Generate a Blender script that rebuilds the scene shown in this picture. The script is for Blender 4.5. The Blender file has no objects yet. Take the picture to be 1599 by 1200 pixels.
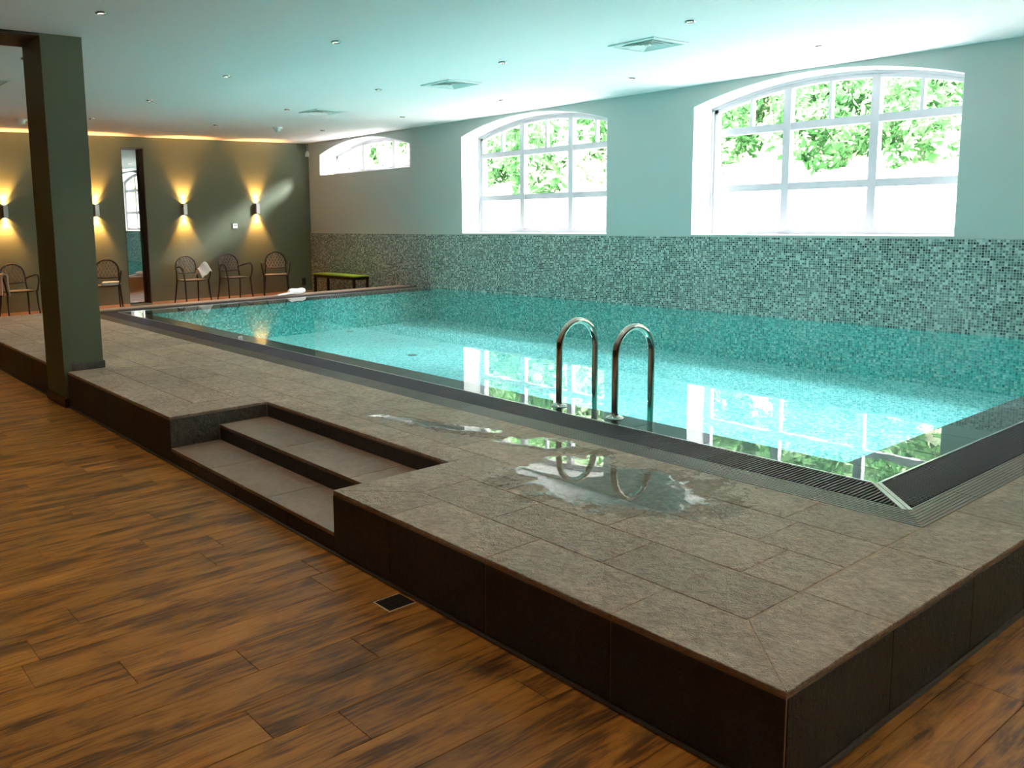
import bpy, bmesh, math, random
from math import pi, sin, cos, sqrt, radians
from mathutils import Vector, Matrix, noise
random.seed(7)
SC = bpy.context.scene
COL = SC.collection

# ------------------------------------------------------------------ camera, world, sun, exposure
cam_d = bpy.data.cameras.new('camera'); cam = bpy.data.objects.new('camera', cam_d); COL.objects.link(cam)
cam_d.sensor_width = 36.0; cam_d.sensor_fit = 'HORIZONTAL'
cam_d.lens = 36.0 * 1352.5587 / 1599.0
cam_d.shift_x = 156.05 / 1599.0; cam_d.shift_y = -81.5 / 1599.0
cam_d.clip_start = 0.05; cam_d.clip_end = 200
Rc = Matrix(((0.7942841167, -0.6072426700, -0.0192114970),
             (0.0961988893, 0.0944814958, 0.9908678119),
             (-0.5998820847, -0.7888786895, 0.1334612218)))
M = Rc.transposed().to_4x4(); M.translation = Vector((-1.9977628, -1.0760446, 1.5274806))
cam.matrix_world = M
SC.camera = cam

SC.view_settings.view_transform = 'Standard'
SC.view_settings.look = 'None'
SC.view_settings.exposure = 1.0
SC.view_settings.gamma = 1.0
SC.view_settings.use_curve_mapping = False
SC.cycles.max_bounces = 12
SC.cycles.diffuse_bounces = 6
SC.cycles.glossy_bounces = 4
SC.cycles.transmission_bounces = 6
SC.cycles.transparent_max_bounces = 16
SC.cycles.sample_clamp_indirect = 8.0
SC.cycles.caustics_reflective = False
SC.cycles.caustics_refractive = False

SKY = 44.0
world = bpy.data.worlds.new('world'); SC.world = world; world.use_nodes = True
bg = world.node_tree.nodes['Background']
bg.inputs[0].default_value = (1.0, 0.965, 0.98, 1); bg.inputs[1].default_value = SKY

def light(name, kind, loc, energy, color=(1, 1, 1), rot=None, aim=None, parent=None, **kw):
    d = bpy.data.lights.new(name, kind); d.energy = energy; d.color = color
    for k, v in kw.items(): setattr(d, k, v)
    o = bpy.data.objects.new(name, d); COL.objects.link(o); o.location = loc
    if aim is not None: o.rotation_euler = Vector(aim).to_track_quat('-Z', 'Y').to_euler()
    if rot: o.rotation_euler = rot
    if parent: o.parent = parent
    return o
light('sun', 'SUN', (0, 0, 12), 28.0, (.94, 0.97, 1.0), aim=(-0.93, 1.0, -0.52), angle=radians(19))

# ------------------------------------------------------------------ room numbers (metres)
H = 0.30          # deck top
XW = 7.19         # window wall
YB = 14.358       # back wall
CEIL = 3.0
XL, YF = -5.6, -4.2
WT = 0.55         # window wall thickness
WIN = [(10.962, 13.93, 2.345), (6.652, 9.62, 1.222), (2.40, 5.33, 1.222), (-1.86, 1.08, 1.222)]
SPRING, RISE = 2.75, 0.222
# daylight portals in the window openings (sampling aid for the sky)
for (a, b, s) in WIN:
    o = light('window_portal', 'AREA', (XW + WT + 0.02, (a + b) / 2, (s + 2.95) / 2), 1.0, aim=(-1, 0, 0),
              shape='RECTANGLE', size=b - a, size_y=2.95 - s)
    o.data.cycles.is_portal = True
    # area light local Y must run along z
    o.rotation_euler = Matrix(((0, 0, 1), (1, 0, 0), (0, 1, 0))).to_euler()

# ------------------------------------------------------------------ node helpers
def mat(name):
    m = bpy.data.materials.new(name); m.use_nodes = True
    nt = m.node_tree; nt.nodes.clear()
    out = nt.nodes.new('ShaderNodeOutputMaterial')
    return m, nt, out
class N:
    def __init__(s, nt): s.nt = nt
    def n(s, t, **kw):
        x = s.nt.nodes.new(t)
        for k, v in kw.items(): setattr(x, k, v)
        return x
    def l(s, a, b): s.nt.links.new(a, b)
    def put(s, x, inp, v):
        i = x.inputs[inp]
        if isinstance(v, bpy.types.NodeSocket): s.l(v, i)
        else: i.default_value = v
    def math(s, op, a, b=None, c=None, clamp=False):
        x = s.n('ShaderNodeMath', operation=op, use_clamp=clamp)
        s.put(x, 0, a)
        if b is not None: s.put(x, 1, b)
        if c is not None: s.put(x, 2, c)
        return x.outputs[0]
    def vm(s, op, a, b=None):
        x = s.n('ShaderNodeVectorMath', operation=op); s.put(x, 0, a)
        if b is not None: s.put(x, 1, b)
        return x.outputs[0]
    def noise(s, vec, scale, detail=4, rough=.55, dist=0):
        x = s.n('ShaderNodeTexNoise'); s.l(vec, x.inputs['Vector'])
        x.inputs['Scale'].default_value = scale; x.inputs['Detail'].default_value = detail
        x.inputs['Roughness'].default_value = rough; x.inputs['Distortion'].default_value = dist
        return x.outputs[0]
    def ramp(s, fac, stops, interp='LINEAR'):
        x = s.n('ShaderNodeValToRGB'); s.put(x, 0, fac); cr = x.color_ramp; cr.interpolation = interp
        while len(cr.elements) < len(stops): cr.elements.new(.5)
        for e, (p, c) in zip(cr.elements, stops):
            e.position = p; e.color = (*c, 1) if len(c) == 3 else c
        return x.outputs[0]
    def mix(s, fac, a, b, mode='MIX'):
        x = s.n('ShaderNodeMix', data_type='RGBA', blend_type=mode)
        s.put(x, 0, fac); s.put(x, 6, a if isinstance(a, bpy.types.NodeSocket) else (*a, 1)); s.put(x, 7, b if isinstance(b, bpy.types.NodeSocket) else (*b, 1))
        return x.outputs[2]
    def bsdf(s, out, color, rough=.5, metal=0., spec=.5, bump=None, bstr=.5, bdist=.01):
        p = s.n('ShaderNodeBsdfPrincipled')
        s.put(p, 'Base Color', color if isinstance(color, bpy.types.NodeSocket) else (*color, 1))
        s.put(p, 'Roughness', rough); s.put(p, 'Metallic', metal)
        s.put(p, 'Specular IOR Level', spec)
        if bump is not None:
            b = s.n('ShaderNodeBump'); s.l(bump, b.inputs['Height']); b.inputs['Strength'].default_value = bstr
            b.inputs['Distance'].default_value = bdist; s.l(b.outputs[0], p.inputs['Normal'])
        s.l(p.outputs[0], out.inputs[0]); return p
def plain(name, color, rough=.5, metal=0., spec=.5, nscale=60, var=.06, bstr=.05, emit=None):
    m, nt, out = mat(name); g = N(nt)
    tc = g.n('ShaderNodeTexCoord').outputs['Object']
    f = g.noise(tc, nscale, 3)
    c = g.mix(f, tuple(v * (1 - var) for v in color), tuple(min(1, v * (1 + var)) for v in color))
    p = g.bsdf(out, c, rough, metal, spec, bump=f, bstr=bstr, bdist=.002)
    if emit:
        p.inputs['Emission Color'].default_value = (*emit[0], 1); p.inputs['Emission Strength'].default_value = emit[1]
    return m
def rand_coords(g, coord='Object', mult=37.0):
    tc = g.n('ShaderNodeTexCoord').outputs[coord]
    oi = g.n('ShaderNodeObjectInfo')
    cx = g.n('ShaderNodeCombineXYZ')
    for i, k in enumerate((1.0, 1.7, 2.3)):
        g.l(g.math('MULTIPLY', oi.outputs['Random'], mult * k), cx.inputs[i])
    return g.vm('ADD', tc, cx.outputs[0]), oi.outputs['Random']

MT = {}
# paints
MT['ceiling'] = plain('ceiling_paint', (.89, .85, .87), .7, nscale=8, var=.02)
MT['wall_grey'] = plain('pale_grey_wall_paint', (.47, .52, .50), .75, nscale=120, var=.03)
MT['reveal'] = plain('white_reveal_paint', (.86, .86, .85), .6, nscale=40, var=.02)
MT['green'] = plain('olive_green_wall_paint', (.112, .130, .080), .55, spec=.35, nscale=140, var=.06)
MT['dark_wall'] = plain('dark_wall_paint', (.05, .05, .04), .8, nscale=60)
MT['white_pl'] = plain('white_plastic', (.75, .77, .76), .35, nscale=30, var=.02)
MT['white_metal'] = plain('white_coated_metal', (.72, .76, .75), .35, nscale=30, var=.02)
MT['frame_white'] = plain('white_window_lacquer', (.50, .50, .545), .35, nscale=30, var=.02)
MT['chrome'] = plain('brushed_steel', (.62, .58, .52), .12, 1.0, nscale=300, var=.05, bstr=.02)
MT['steel_trim'] = plain('matt_steel_trim', (.62, .62, .64), .3, 1.0, nscale=200, var=.05)
MT['sconce_metal'] = plain('brushed_grey_metal', (.40, .37, .35), .35, .8, nscale=200)
MT['black_metal'] = plain('dark_bronze_metal', (.035, .028, .026), .35, .6, nscale=90, var=.15)
MT['chair_mesh'] = plain('woven_bronze_metal', (.26, .22, .20), .35, .5, nscale=90, var=.15)
MT['towel'] = None
MT['groutcore'] = plain('brown_grout', (.46, .31, .19), .8, nscale=90, var=.12)
MT['channel'] = plain('dark_channel', (.012, .012, .014), .6)
MT['slat'] = plain('dark_grate_plastic', (.075, .058, .078), .5, spec=.25, nscale=50, var=.08)
MT['mirror'] = plain('mirror_glass', (.50, .46, .43), .01, 1.0, nscale=2, var=.0, bstr=0)
MT['jamb'] = plain('dark_brown_jamb', (.05, .033, .02), .5)
MT['baseboard'] = plain('warm_wood_skirting', (.42, .27, .13), .45, nscale=30, var=.15)
MT['green_top'] = plain('lime_green_lacquer', (.33, .52, .03), .35, nscale=30, var=.03)
MT['socket'] = plain('black_socket_plastic', (.01, .01, .01), .4)
MT['bar'] = plain('dark_red_brown_skirting', (.04, .013, .008), .45)
MT['lens'] = plain('downlight_lens', (.8, .8, .8), .3, emit=((1.0, .93, .85), 1.6))
MT['warmlens'] = plain('sconce_lens', (.8, .7, .5), .3, emit=((1.0, .62, .25), 6.0))
MT['ground'] = plain('pale_gravel', (.72, .70, .66), .9, nscale=30, var=.15, bstr=.4)
MT['gardenwall'] = plain('white_garden_render', (.86, .85, .83), .8, nscale=10, var=.05)
MT['soil'] = plain('earth_bank', (.34, .38, .24), .95, nscale=3, var=.3)
MT['bark'] = plain('pale_bark', (.22, .16, .11), .9, nscale=12, var=.3, bstr=.5)
MT['drain'] = plain('dark_drain_metal', (.03, .026, .022), .4, .7)

def m_towel():
    m, nt, out = mat('white_terry_towel'); g = N(nt)
    tc = g.n('ShaderNodeTexCoord').outputs['Object']
    f = g.noise(tc, 220, 2)
    g.bsdf(out, g.mix(f, (.70, .69, .67), (.86, .86, .85)), .95, bump=f, bstr=.6, bdist=.004)
    return m
MT['towel'] = m_towel()

def m_stone(name, lo, hi, wet=False, bs=.55, r0=.42):
    m, nt, out = mat(name); g = N(nt)
    v, rnd = rand_coords(g)
    st = g.vm('MULTIPLY', v, (1.0, 1.0, 1.0))
    big = g.noise(st, 5, 4, .6, .4)
    mid = g.noise(st, 30, 8, .66, .25)
    fine = g.noise(st, 190, 4, .6)
    crk = g.n('ShaderNodeTexVoronoi', feature='DISTANCE_TO_EDGE'); g.l(g.vm('ADD', st, g.vm('SCALE', st)), crk.inputs['Vector'])
    crk.inputs['Scale'].default_value = 9; crk.inputs['Randomness'].default_value = 1
    hgt = g.math('ADD', g.math('MULTIPLY', mid, .75), g.math('ADD', g.math('MULTIPLY', fine, .22), g.math('MULTIPLY', big, .5)))
    c = g.mix(g.ramp(g.math('ADD', g.math('MULTIPLY', big, .35), g.math('MULTIPLY', mid, .65)), [(.34, (0, 0, 0)), (.64, (1, 1, 1))]), lo, hi)  # low spots coloured darker, shading of the relief put into the colour
    tone = g.math('ADD', .88, g.math('MULTIPLY', rnd, .24))
    c = g.mix(1.0, c, g.n('ShaderNodeCombineXYZ').outputs[0], 'MULTIPLY') if False else g.vm('SCALE', c)
    sc = c.node; g.put(sc, 'Scale', tone)
    rough = g.math('ADD', r0, g.math('MULTIPLY', mid, .25))
    if wet:
        pos = g.n('ShaderNodeNewGeometry').outputs['Position']
        nz = g.noise(pos, 7, 5, .65)
        nf = g.noise(pos, 60, 3, .6)
        tot = None
        # wet patches: centre x, y, radius along (x, y), angle
        for (cx, cy, rx, ry, ang) in ((1.0, 1.42, .62, .34, 2.35), (1.12, 2.75, .62, .10, 1.78), (1.28, 2.05, .40, .12, 1.9), (.95, 1.05, .42, .16, 2.4)):
            d = g.vm('SUBTRACT', pos, (cx, cy, 0.3))
            r = g.n('ShaderNodeVectorRotate', rotation_type='Z_AXIS'); g.l(d, r.inputs[0]); r.inputs['Angle'].default_value = -ang
            e = g.vm('MULTIPLY', r.outputs[0], (1 / rx, 1 / ry, 0))
            ln = g.n('ShaderNodeVectorMath', operation='LENGTH'); g.l(e, ln.inputs[0])
            f = g.math('SUBTRACT', 1.0, ln.outputs['Value'])
            tot = f if tot is None else g.math('MAXIMUM', tot, f)
        w = g.math('ADD', tot, g.math('ADD', g.math('MULTIPLY', g.math('SUBTRACT', nz, .5), 1.5), g.math('MULTIPLY', g.math('SUBTRACT', nf, .5), .5)))
        w = g.math('MULTIPLY', w, 5.0, clamp=True)
        rough = g.mix(w, (.5, .5, .5), (.07, .07, .07)) if False else g.math('SUBTRACT', rough, g.math('MULTIPLY', w, .30))
        dk = g.math('SUBTRACT', 1.0, g.math('MULTIPLY', w, .15))
        c2 = g.vm('SCALE', c); g.put(c2.node, 'Scale', dk); c = c2
    p = g.bsdf(out, c, rough, spec=.5, bump=hgt, bstr=bs, bdist=.035)
    return m
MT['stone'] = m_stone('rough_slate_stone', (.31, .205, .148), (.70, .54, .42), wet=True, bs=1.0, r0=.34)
MT['stone_shaded'] = m_stone('shaded_slate_stone', (.020, .013, .009), (.050, .036, .026), bs=.8)  # same slate as the tops, shade of the risers put into its colour
MT['cheek'] = m_stone('lit_dark_grained_stone', (.045, .038, .030), (.15, .125, .10), bs=1.0)  # riser stone made lighter, light on the cheeks put into its colour
MT['stone_rib'] = m_stone('ribbed_dark_stone', (.085, .068, .06), (.14, .118, .108), bs=.08, r0=.30)
MT['stone_tread'] = m_stone('smooth_slate_stone', (.22, .145, .105), (.37, .255, .19), bs=.18)
MT['ledge'] = m_stone('dark_green_grey_stone', (.045, .058, .048), (.075, .09, .078), bs=.08)

def m_wood():
    m, nt, out = mat('brown_wood_plank'); g = N(nt)
    v, rnd = rand_coords(g)
    st = g.vm('MULTIPLY', v, (1.3, 8.0, 1.0))
    st2 = g.vm('MULTIPLY', v, (5.0, 90.0, 1.0))
    a = g.noise(st, 1.6, 7, .62, .8)
    b = g.noise(st2, 1.0, 4, .6, .3)
    blot = g.noise(g.vm('MULTIPLY', v, (2.6, 7.0, 1)), 1.6, 5, .65, .5)
    f = g.math('ADD', g.math('MULTIPLY', a, .66), g.math('MULTIPLY', b, .34))
    c = g.ramp(f, [(.30, (.045, .018, .005)), (.42, (.13, .05, .009)), (.52, (.35, .140, .018)), (.70, (.52, .235, .038))])
    knots = g.ramp(blot, [(.30, (1, 1, 1)), (.47, (0, 0, 0))])
    c = g.mix(g.math('MULTIPLY', knots, .62), c, (.05, .026, .010))
    t = g.vm('SCALE', c); g.put(t.node, 'Scale', g.math('ADD', .86, g.math('MULTIPLY', rnd, .28)))
    g.bsdf(out, t, g.math('ADD', .40, g.math('MULTIPLY', b, .16)), spec=.32, bump=f, bstr=.22, bdist=.003)
    return m
MT['wood'] = m_wood()
MT['wood_joint'] = plain('pale_plank_joint', (.36, .20, .10), .7)

def m_mosaic(name, axes, s, pal, grout, rough=.18, gw=.09, wob=0.0):
    m, nt, out = mat(name); g = N(nt)
    pos = g.n('ShaderNodeNewGeometry').outputs['Position']
    if wob:
        nn = g.n('ShaderNodeTexNoise'); g.l(g.vm('MULTIPLY', pos, (1, 1, 1)), nn.inputs['Vector']); nn.inputs['Scale'].default_value = 9; nn.inputs['Detail'].default_value = 2
        pos = g.vm('ADD', pos, g.vm('MULTIPLY', g.vm('SUBTRACT', nn.outputs['Color'], (.5, .5, .5)), (wob, wob, wob)))
    mask = [1.0 if k in axes else 0.0 for k in 'xyz']
    q = g.vm('MULTIPLY', pos, tuple(v / s for v in mask))
    cell = g.vm('FLOOR', q); fr = g.vm('FRACTION', q)
    wn = g.n('ShaderNodeTexWhiteNoise', noise_dimensions='3D'); g.l(cell, wn.inputs['Vector'])
    c = g.ramp(wn.outputs['Value'], pal, 'CONSTANT')
    sep = g.n('ShaderNodeSeparateXYZ'); g.l(fr, sep.inputs[0])
    mn = None
    for k in axes:
        o = sep.outputs['xyz'.index(k)]
        d = g.math('MINIMUM', o, g.math('SUBTRACT', 1.0, o))
        mn = d if mn is None else g.math('MINIMUM', mn, d)
    gr = g.math('LESS_THAN', mn, gw)
    c = g.mix(gr, c, grout)
    hh = g.math('MULTIPLY', mn, 4.0, clamp=True)
    g.bsdf(out, c, g.math('ADD', rough, g.math('MULTIPLY', gr, .5)), spec=.5, bump=hh, bstr=.3, bdist=.001)
    return m
PAL_W = [(0, (.02, .035, .034)), (.09, (.07, .105, .10)), (.28, (.12, .175, .16)), (.50, (.19, .26, .235)), (.74, (.36, .44, .40)), (.9, (.52, .59, .555))]
MT['mosaic'] = m_mosaic('sea_green_glass_mosaic', 'yz', .0245, PAL_W, (.42, .47, .44))
PAL_P = [(0, (.04, .34, .34)), (.14, (.12, .51, .50)), (.36, (.22, .68, .66)), (.60, (.34, .81, .78)), (.82, (.54, .90, .87))]
MT['pool_floor'] = m_mosaic('turquoise_pool_mosaic', 'xy', .0245, PAL_P, (.25, .75, .72), wob=.02)
PAL_U = [(0, (.02, .26, .25)), (.15, (.03, .42, .39)), (.40, (.04, .56, .52)), (.62, (.14, .68, .63)), (.84, (.42, .80, .75))]
MT['pool_wall_y'] = m_mosaic('turquoise_pool_wall_mosaic', 'yz', .0245, PAL_U, (.10, .45, .42), wob=.015)
MT['pool_wall_x'] = m_mosaic('turquoise_pool_end_mosaic', 'xz', .0245, PAL_U, (.10, .45, .42), wob=.015)

def m_glass(name, tint, ior, ripple=0.0, rscale=6):
    m, nt, out = mat(name); g = N(nt)
    tr = g.n('ShaderNodeBsdfTransparent'); tr.inputs[0].default_value = (*tint, 1)
    gl = g.n('ShaderNodeBsdfGlossy'); gl.inputs['Roughness'].default_value = 0.0
    lw = g.n('ShaderNodeLayerWeight'); lw.inputs['Blend'].default_value = .5
    f0 = ((ior - 1) / (ior + 1)) ** 2
    fac = g.math('MULTIPLY_ADD', g.math('POWER', lw.outputs['Facing'], 5.0), 1 - f0, f0)
    if ripple:
        pos = g.n('ShaderNodeNewGeometry').outputs['Position']
        h = g.math('ADD', g.noise(pos, rscale, 3, .5), g.math('MULTIPLY', g.noise(pos, rscale * .2, 2), 2.0))
        b = g.n('ShaderNodeBump'); g.l(h, b.inputs['Height']); b.inputs['Strength'].default_value = 1.0; b.inputs['Distance'].default_value = ripple
        g.l(b.outputs[0], gl.inputs['Normal']); g.l(b.outputs[0], lw.inputs['Normal'])
    mx = g.n('ShaderNodeMixShader'); g.l(fac, mx.inputs[0]); g.l(tr.outputs[0], mx.inputs[1]); g.l(gl.outputs[0], mx.inputs[2])
    g.l(mx.outputs[0], out.inputs[0]); return m
MT['glass'] = m_glass('window_glass', (.97, .98, .98), 1.25)
MT['water'] = m_glass('pool_water', (.86, .965, .985), 1.33, ripple=.00025)
MT['puddle'] = m_glass('puddle_water', (.84, .85, .83), 1.75)

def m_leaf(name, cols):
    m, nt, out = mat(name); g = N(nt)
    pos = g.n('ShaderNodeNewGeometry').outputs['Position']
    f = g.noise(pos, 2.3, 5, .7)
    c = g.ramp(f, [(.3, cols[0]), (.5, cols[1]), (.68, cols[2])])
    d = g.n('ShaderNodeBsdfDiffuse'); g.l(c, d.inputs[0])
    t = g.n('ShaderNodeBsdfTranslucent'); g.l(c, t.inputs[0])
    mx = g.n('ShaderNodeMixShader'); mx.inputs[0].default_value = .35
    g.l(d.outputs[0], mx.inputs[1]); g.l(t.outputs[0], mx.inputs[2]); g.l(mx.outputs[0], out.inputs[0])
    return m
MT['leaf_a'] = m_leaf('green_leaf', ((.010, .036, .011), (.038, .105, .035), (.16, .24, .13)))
MT['leaf_b'] = m_leaf('highlit_leaf', ((.04, .09, .032), (.17, .26, .14), (.52, .55, .45)))  # palest tone puts blown highlights into the leaf colour

# ------------------------------------------------------------------ mesh helpers
def link(name, me, parent=None, loc=(0, 0, 0), rz=0, kind=None):
    o = bpy.data.objects.new(name, me); COL.objects.link(o); o.location = loc
    if rz: o.rotation_euler = (0, 0, rz)
    if parent is not None: o.parent = parent
    if kind: o['kind'] = kind
    return o
def mesh(name, vs, fs, m, smooth=False):
    me = bpy.data.meshes.new(name); me.from_pydata(vs, [], fs); me.materials.append(m)
    if smooth:
        for p in me.polygons: p.use_smooth = True
    me.update(); return me
def tag(o, label=None, cat=None, group=None):
    if label: o['label'] = label
    if cat: o['category'] = cat
    if group: o['group'] = group
    return o
def empty(name, loc, rz=0, label=None, cat=None, group=None, kind=None):
    o = bpy.data.objects.new(name, None); COL.objects.link(o); o.location = loc; o.rotation_euler = (0, 0, rz)
    o.empty_display_size = .1
    if kind: o['kind'] = kind
    return tag(o, label, cat, group)
class B:
    """collects raw geometry"""
    def __init__(s): s.v = []; s.f = []
    def box(s, x0, y0, z0, x1, y1, z1):
        n = len(s.v)
        s.v += [(x0, y0, z0), (x1, y0, z0), (x1, y1, z0), (x0, y1, z0), (x0, y0, z1), (x1, y0, z1), (x1, y1, z1), (x0, y1, z1)]
        s.f += [tuple(n + i for i in q) for q in ((3, 2, 1, 0), (4, 5, 6, 7), (0, 1, 5, 4), (1, 2, 6, 5), (2, 3, 7, 6), (3, 0, 4, 7))]
        return s
    def quad(s, *pts):
        n = len(s.v); s.v += list(pts); s.f.append(tuple(range(n, n + len(pts)))); return s
    def prism(s, poly, axis, a, b):
        """poly: 2D points; axis: extrusion axis"""
        n = len(s.v); k = len(poly)
        def P(p, t):
            return {'x': (t, p[0], p[1]), 'y': (p[0], t, p[1]), 'z': (p[0], p[1], t)}[axis]
        s.v += [P(p, a) for p in poly] + [P(p, b) for p in poly]
        s.f.append(tuple(n + i for i in range(k))[::-1]); s.f.append(tuple(n + k + i for i in range(k)))
        for i in range(k): s.f.append((n + i, n + (i + 1) % k, n + k + (i + 1) % k, n + k + i))
        return s
    def tube(s, pts, r, seg=8, cap=True, closed=False):
        pts = [Vector(p) for p in pts]; n0 = len(s.v); k = len(pts)
        up = Vector((0, 0, 1)); prev = None
        for i, p in enumerate(pts):
            if closed: t = (pts[(i + 1) % k] - pts[i - 1]).normalized()
            else: t = (pts[min(i + 1, k - 1)] - pts[max(i - 1, 0)]).normalized()
            if prev is None:
                a = up if abs(t.z) < .9 else Vector((0, 1, 0))
                u = t.cross(a).normalized()
            else: u = (prev - t * prev.dot(t)).normalized()
            prev = u; w = t.cross(u)
            rr = r[i] if isinstance(r, (list, tuple)) else r
            for j in range(seg):
                an = 2 * pi * j / seg; s.v.append(tuple(p + u * rr * cos(an) + w * rr * sin(an)))
        m = k if closed else k - 1
        for i in range(m):
            a, b = n0 + i * seg, n0 + ((i + 1) % k) * seg
            for j in range(seg): s.f.append((a + j, a + (j + 1) % seg, b + (j + 1) % seg, b + j))
        if cap and not closed:
            s.f.append(tuple(n0 + j for j in range(seg))[::-1]); s.f.append(tuple(n0 + (k - 1) * seg + j for j in range(seg)))
        return s
    def lathe(s, prof, cx=0, cy=0, cz=0, seg=20):
        n0 = len(s.v); k = len(prof)
        for (r, z) in prof:
            for j in range(seg):
                an = 2 * pi * j / seg; s.v.append((cx + r * cos(an), cy + r * sin(an), cz + z))
        for i in range(k - 1):
            for j in range(seg):
                a, b = n0 + i * seg, n0 + (i + 1) * seg
                s.f.append((a + j, a + (j + 1) % seg, b + (j + 1) % seg, b + j))
        return s
    def me(s, name, m, smooth=False): return mesh(name, s.v, s.f, m, smooth)
    def build(s, name, m, parent=None, smooth=False, loc=(0, 0, 0), rz=0, kind=None):
        me = s.me(name, m, smooth)
        if smooth:
            try: me.set_sharp_from_angle(angle=radians(50))
            except Exception: pass
        return link(name, me, parent, loc, rz, kind)
_bc = {}
def bevel_box(dx, dy, dz, m, bev=.002, poly=None):
    """box mesh centred on its origin with all edges chamfered, cached so alike pieces share data"""
    key = (round(dx, 4), round(dy, 4), round(dz, 4), m.name, bev, tuple(poly) if poly else None)
    if key in _bc: return _bc[key]
    bm = bmesh.new()
    if poly:
        lo = [bm.verts.new((p[0], p[1], -dz / 2)) for p in poly]; hi = [bm.verts.new((p[0], p[1], dz / 2)) for p in poly]
        bm.faces.new(lo[::-1]); bm.faces.new(hi)
        for i in range(len(poly)):
            j = (i + 1) % len(poly); bm.faces.new((lo[i], lo[j], hi[j], hi[i]))
    else:
        bmesh.ops.create_cube(bm, size=1.0); bmesh.ops.scale(bm, vec=(dx, dy, dz), verts=bm.verts)
    bmesh.ops.bevel(bm, geom=list(bm.edges), offset=bev, segments=1, affect='EDGES')
    me = bpy.data.meshes.new('piece'); bm.to_mesh(me); bm.free(); me.materials.append(m)
    _bc[key] = me; return me
def piece(name, x0, y0, z0, x1, y1, z1, m, parent, bev=.002):
    me = bevel_box(x1 - x0, y1 - y0, z1 - z0, m, bev)
    if me.name.startswith('piece'): me.name = name
    return link(name, me, parent, ((x0 + x1) / 2, (y0 + y1) / 2, (z0 + z1) / 2))
def poly_piece(name, pts, z0, z1, m, parent, bev=.002):
    cx = sum(p[0] for p in pts) / len(pts); cy = sum(p[1] for p in pts) / len(pts)
    me = bevel_box(0, 0, z1 - z0, m, bev, [(round(p[0] - cx, 4), round(p[1] - cy, 4)) for p in pts])
    return link(name, me, parent, (cx, cy, (z0 + z1) / 2))

# ================================================================== STRUCTURE
# ---- ceiling, left and front walls
def struct(name, b, m, parent=None, smooth=False): return b.build(name, m, parent, smooth, kind='structure' if parent is None else None)
ceiling = struct('ceiling', B().box(XL - .2, YF - .2, CEIL, XW + WT, YB + .5, CEIL + .4), MT['ceiling'])
struct('wall_left', B().box(XL - .2, YF - .2, -.4, XL, YB + .4, CEIL), MT['dark_wall'])
struct('wall_front', B().box(XL, YF - .2, -.4, XW, YF, CEIL), MT['dark_wall'])

# ---- back wall with two tall mirror niches
niches = [(1.93, 2.34), (3.372, 3.782)]; NZ0, NZ1, ND = .03, 2.812, .20
wb = B(); xs = [XL]
for a, b in niches: xs += [a, b]
xs.append(XW + WT)
for i in range(0, len(xs), 2): wb.box(xs[i], YB, -.4, xs[i + 1], YB + .4, CEIL)
for a, b in niches:
    wb.box(a, YB, -.4, b, YB + .4, NZ0); wb.box(a, YB, NZ1, b, YB + .4, CEIL)
    wb.box(a, YB + ND + .02, NZ0, b, YB + .4, NZ1)
wall_back = struct('wall_back', wb, MT['green'])
bb = B(); 
for i in range(0, len(xs), 2): bb.box(xs[i], YB - .014, 0, min(xs[i + 1], XW - .012), YB, .045)
struct('baseboard_back', bb, MT['baseboard'])
for i, (a, b) in enumerate(niches):
    t = empty('wall_mirror', ((a + b) / 2, YB + ND, NZ0),
              label=('tall narrow mirror in a niche, half hidden behind the green pillar' if i == 0 else 'tall narrow mirror in a dark niche showing an arched window'), cat='mirror')
    w = b - a
    gl = B().box(-w / 2 + .02, -.004, .01, w / 2 - .02, 0, NZ1 - NZ0 - .01).build('mirror_glass', MT['mirror'], t, loc=(0, -.012, 0), rz=radians(-.33))
    B().box(-w / 2 + .001, -ND + .002, 0, -w / 2 + .012, .018, NZ1 - NZ0 - .001).build('jamb', MT['jamb'], t)
    B().box(w / 2 - .012, -ND + .002, 0, w / 2 - .001, .018, NZ1 - NZ0 - .001).build('jamb', MT['jamb'], t)
    B().box(-w / 2 + .012, -ND + .002, NZ1 - NZ0 - .014, w / 2 - .012, .018, NZ1 - NZ0 - .001).build('head', MT['jamb'], t)
    B().box(-w / 2 + .012, .004, 0, w / 2 - .012, .018, NZ1 - NZ0 - .014).build('backing', MT['jamb'], t)

# ---- window wall with arched openings
def arch(a, b, inset=0.0):
    yc = (a + b) / 2; hw = (b - a) / 2
    R = (hw * hw + RISE * RISE) / (2 * RISE); zc = SPRING + RISE - R
    return lambda y: zc + sqrt(max((R - inset) ** 2 - (y - yc) ** 2, 0))
SEG = 28
wv = B(); rv = B()
def strip(bld, y0, y1, z0a, z1a, z0b, z1b, x0=XW, x1=XW + WT):
    """vertical slab piece between y0 and y1 with sloping top and bottom"""
    n = len(bld.v)
    bld.v += [(x0, y0, z0a), (x0, y1, z0b), (x0, y1, z1b), (x0, y0, z1a), (x1, y0, z0a), (x1, y1, z0b), (x1, y1, z1b), (x1, y0, z1a)]
    bld.f += [tuple(n + i for i in q) for q in ((0, 3, 2, 1), (4, 5, 6, 7), (0, 1, 5, 4), (3, 7, 6, 2), (0, 4, 7, 3), (1, 2, 6, 5))]
ys = sorted([(a, b, s) for a, b, s in WIN]); cur = YF - .2
for (a, b, s) in ys:
    strip(wv, cur, a, -.5, CEIL, -.5, CEIL); cur = b
    strip(wv, a, b, -.5, s, -.5, s)
    f = arch(a, b)
    for i in range(SEG):
        y0 = a + (b - a) * i / SEG; y1 = a + (b - a) * (i + 1) / SEG
        strip(wv, y0, y1, f(y0), CEIL, f(y1), CEIL)
strip(wv, cur, YB, -.5, CEIL, -.5, CEIL)
wall_right = struct('wall_right', wv, MT['wall_grey'])
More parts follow.
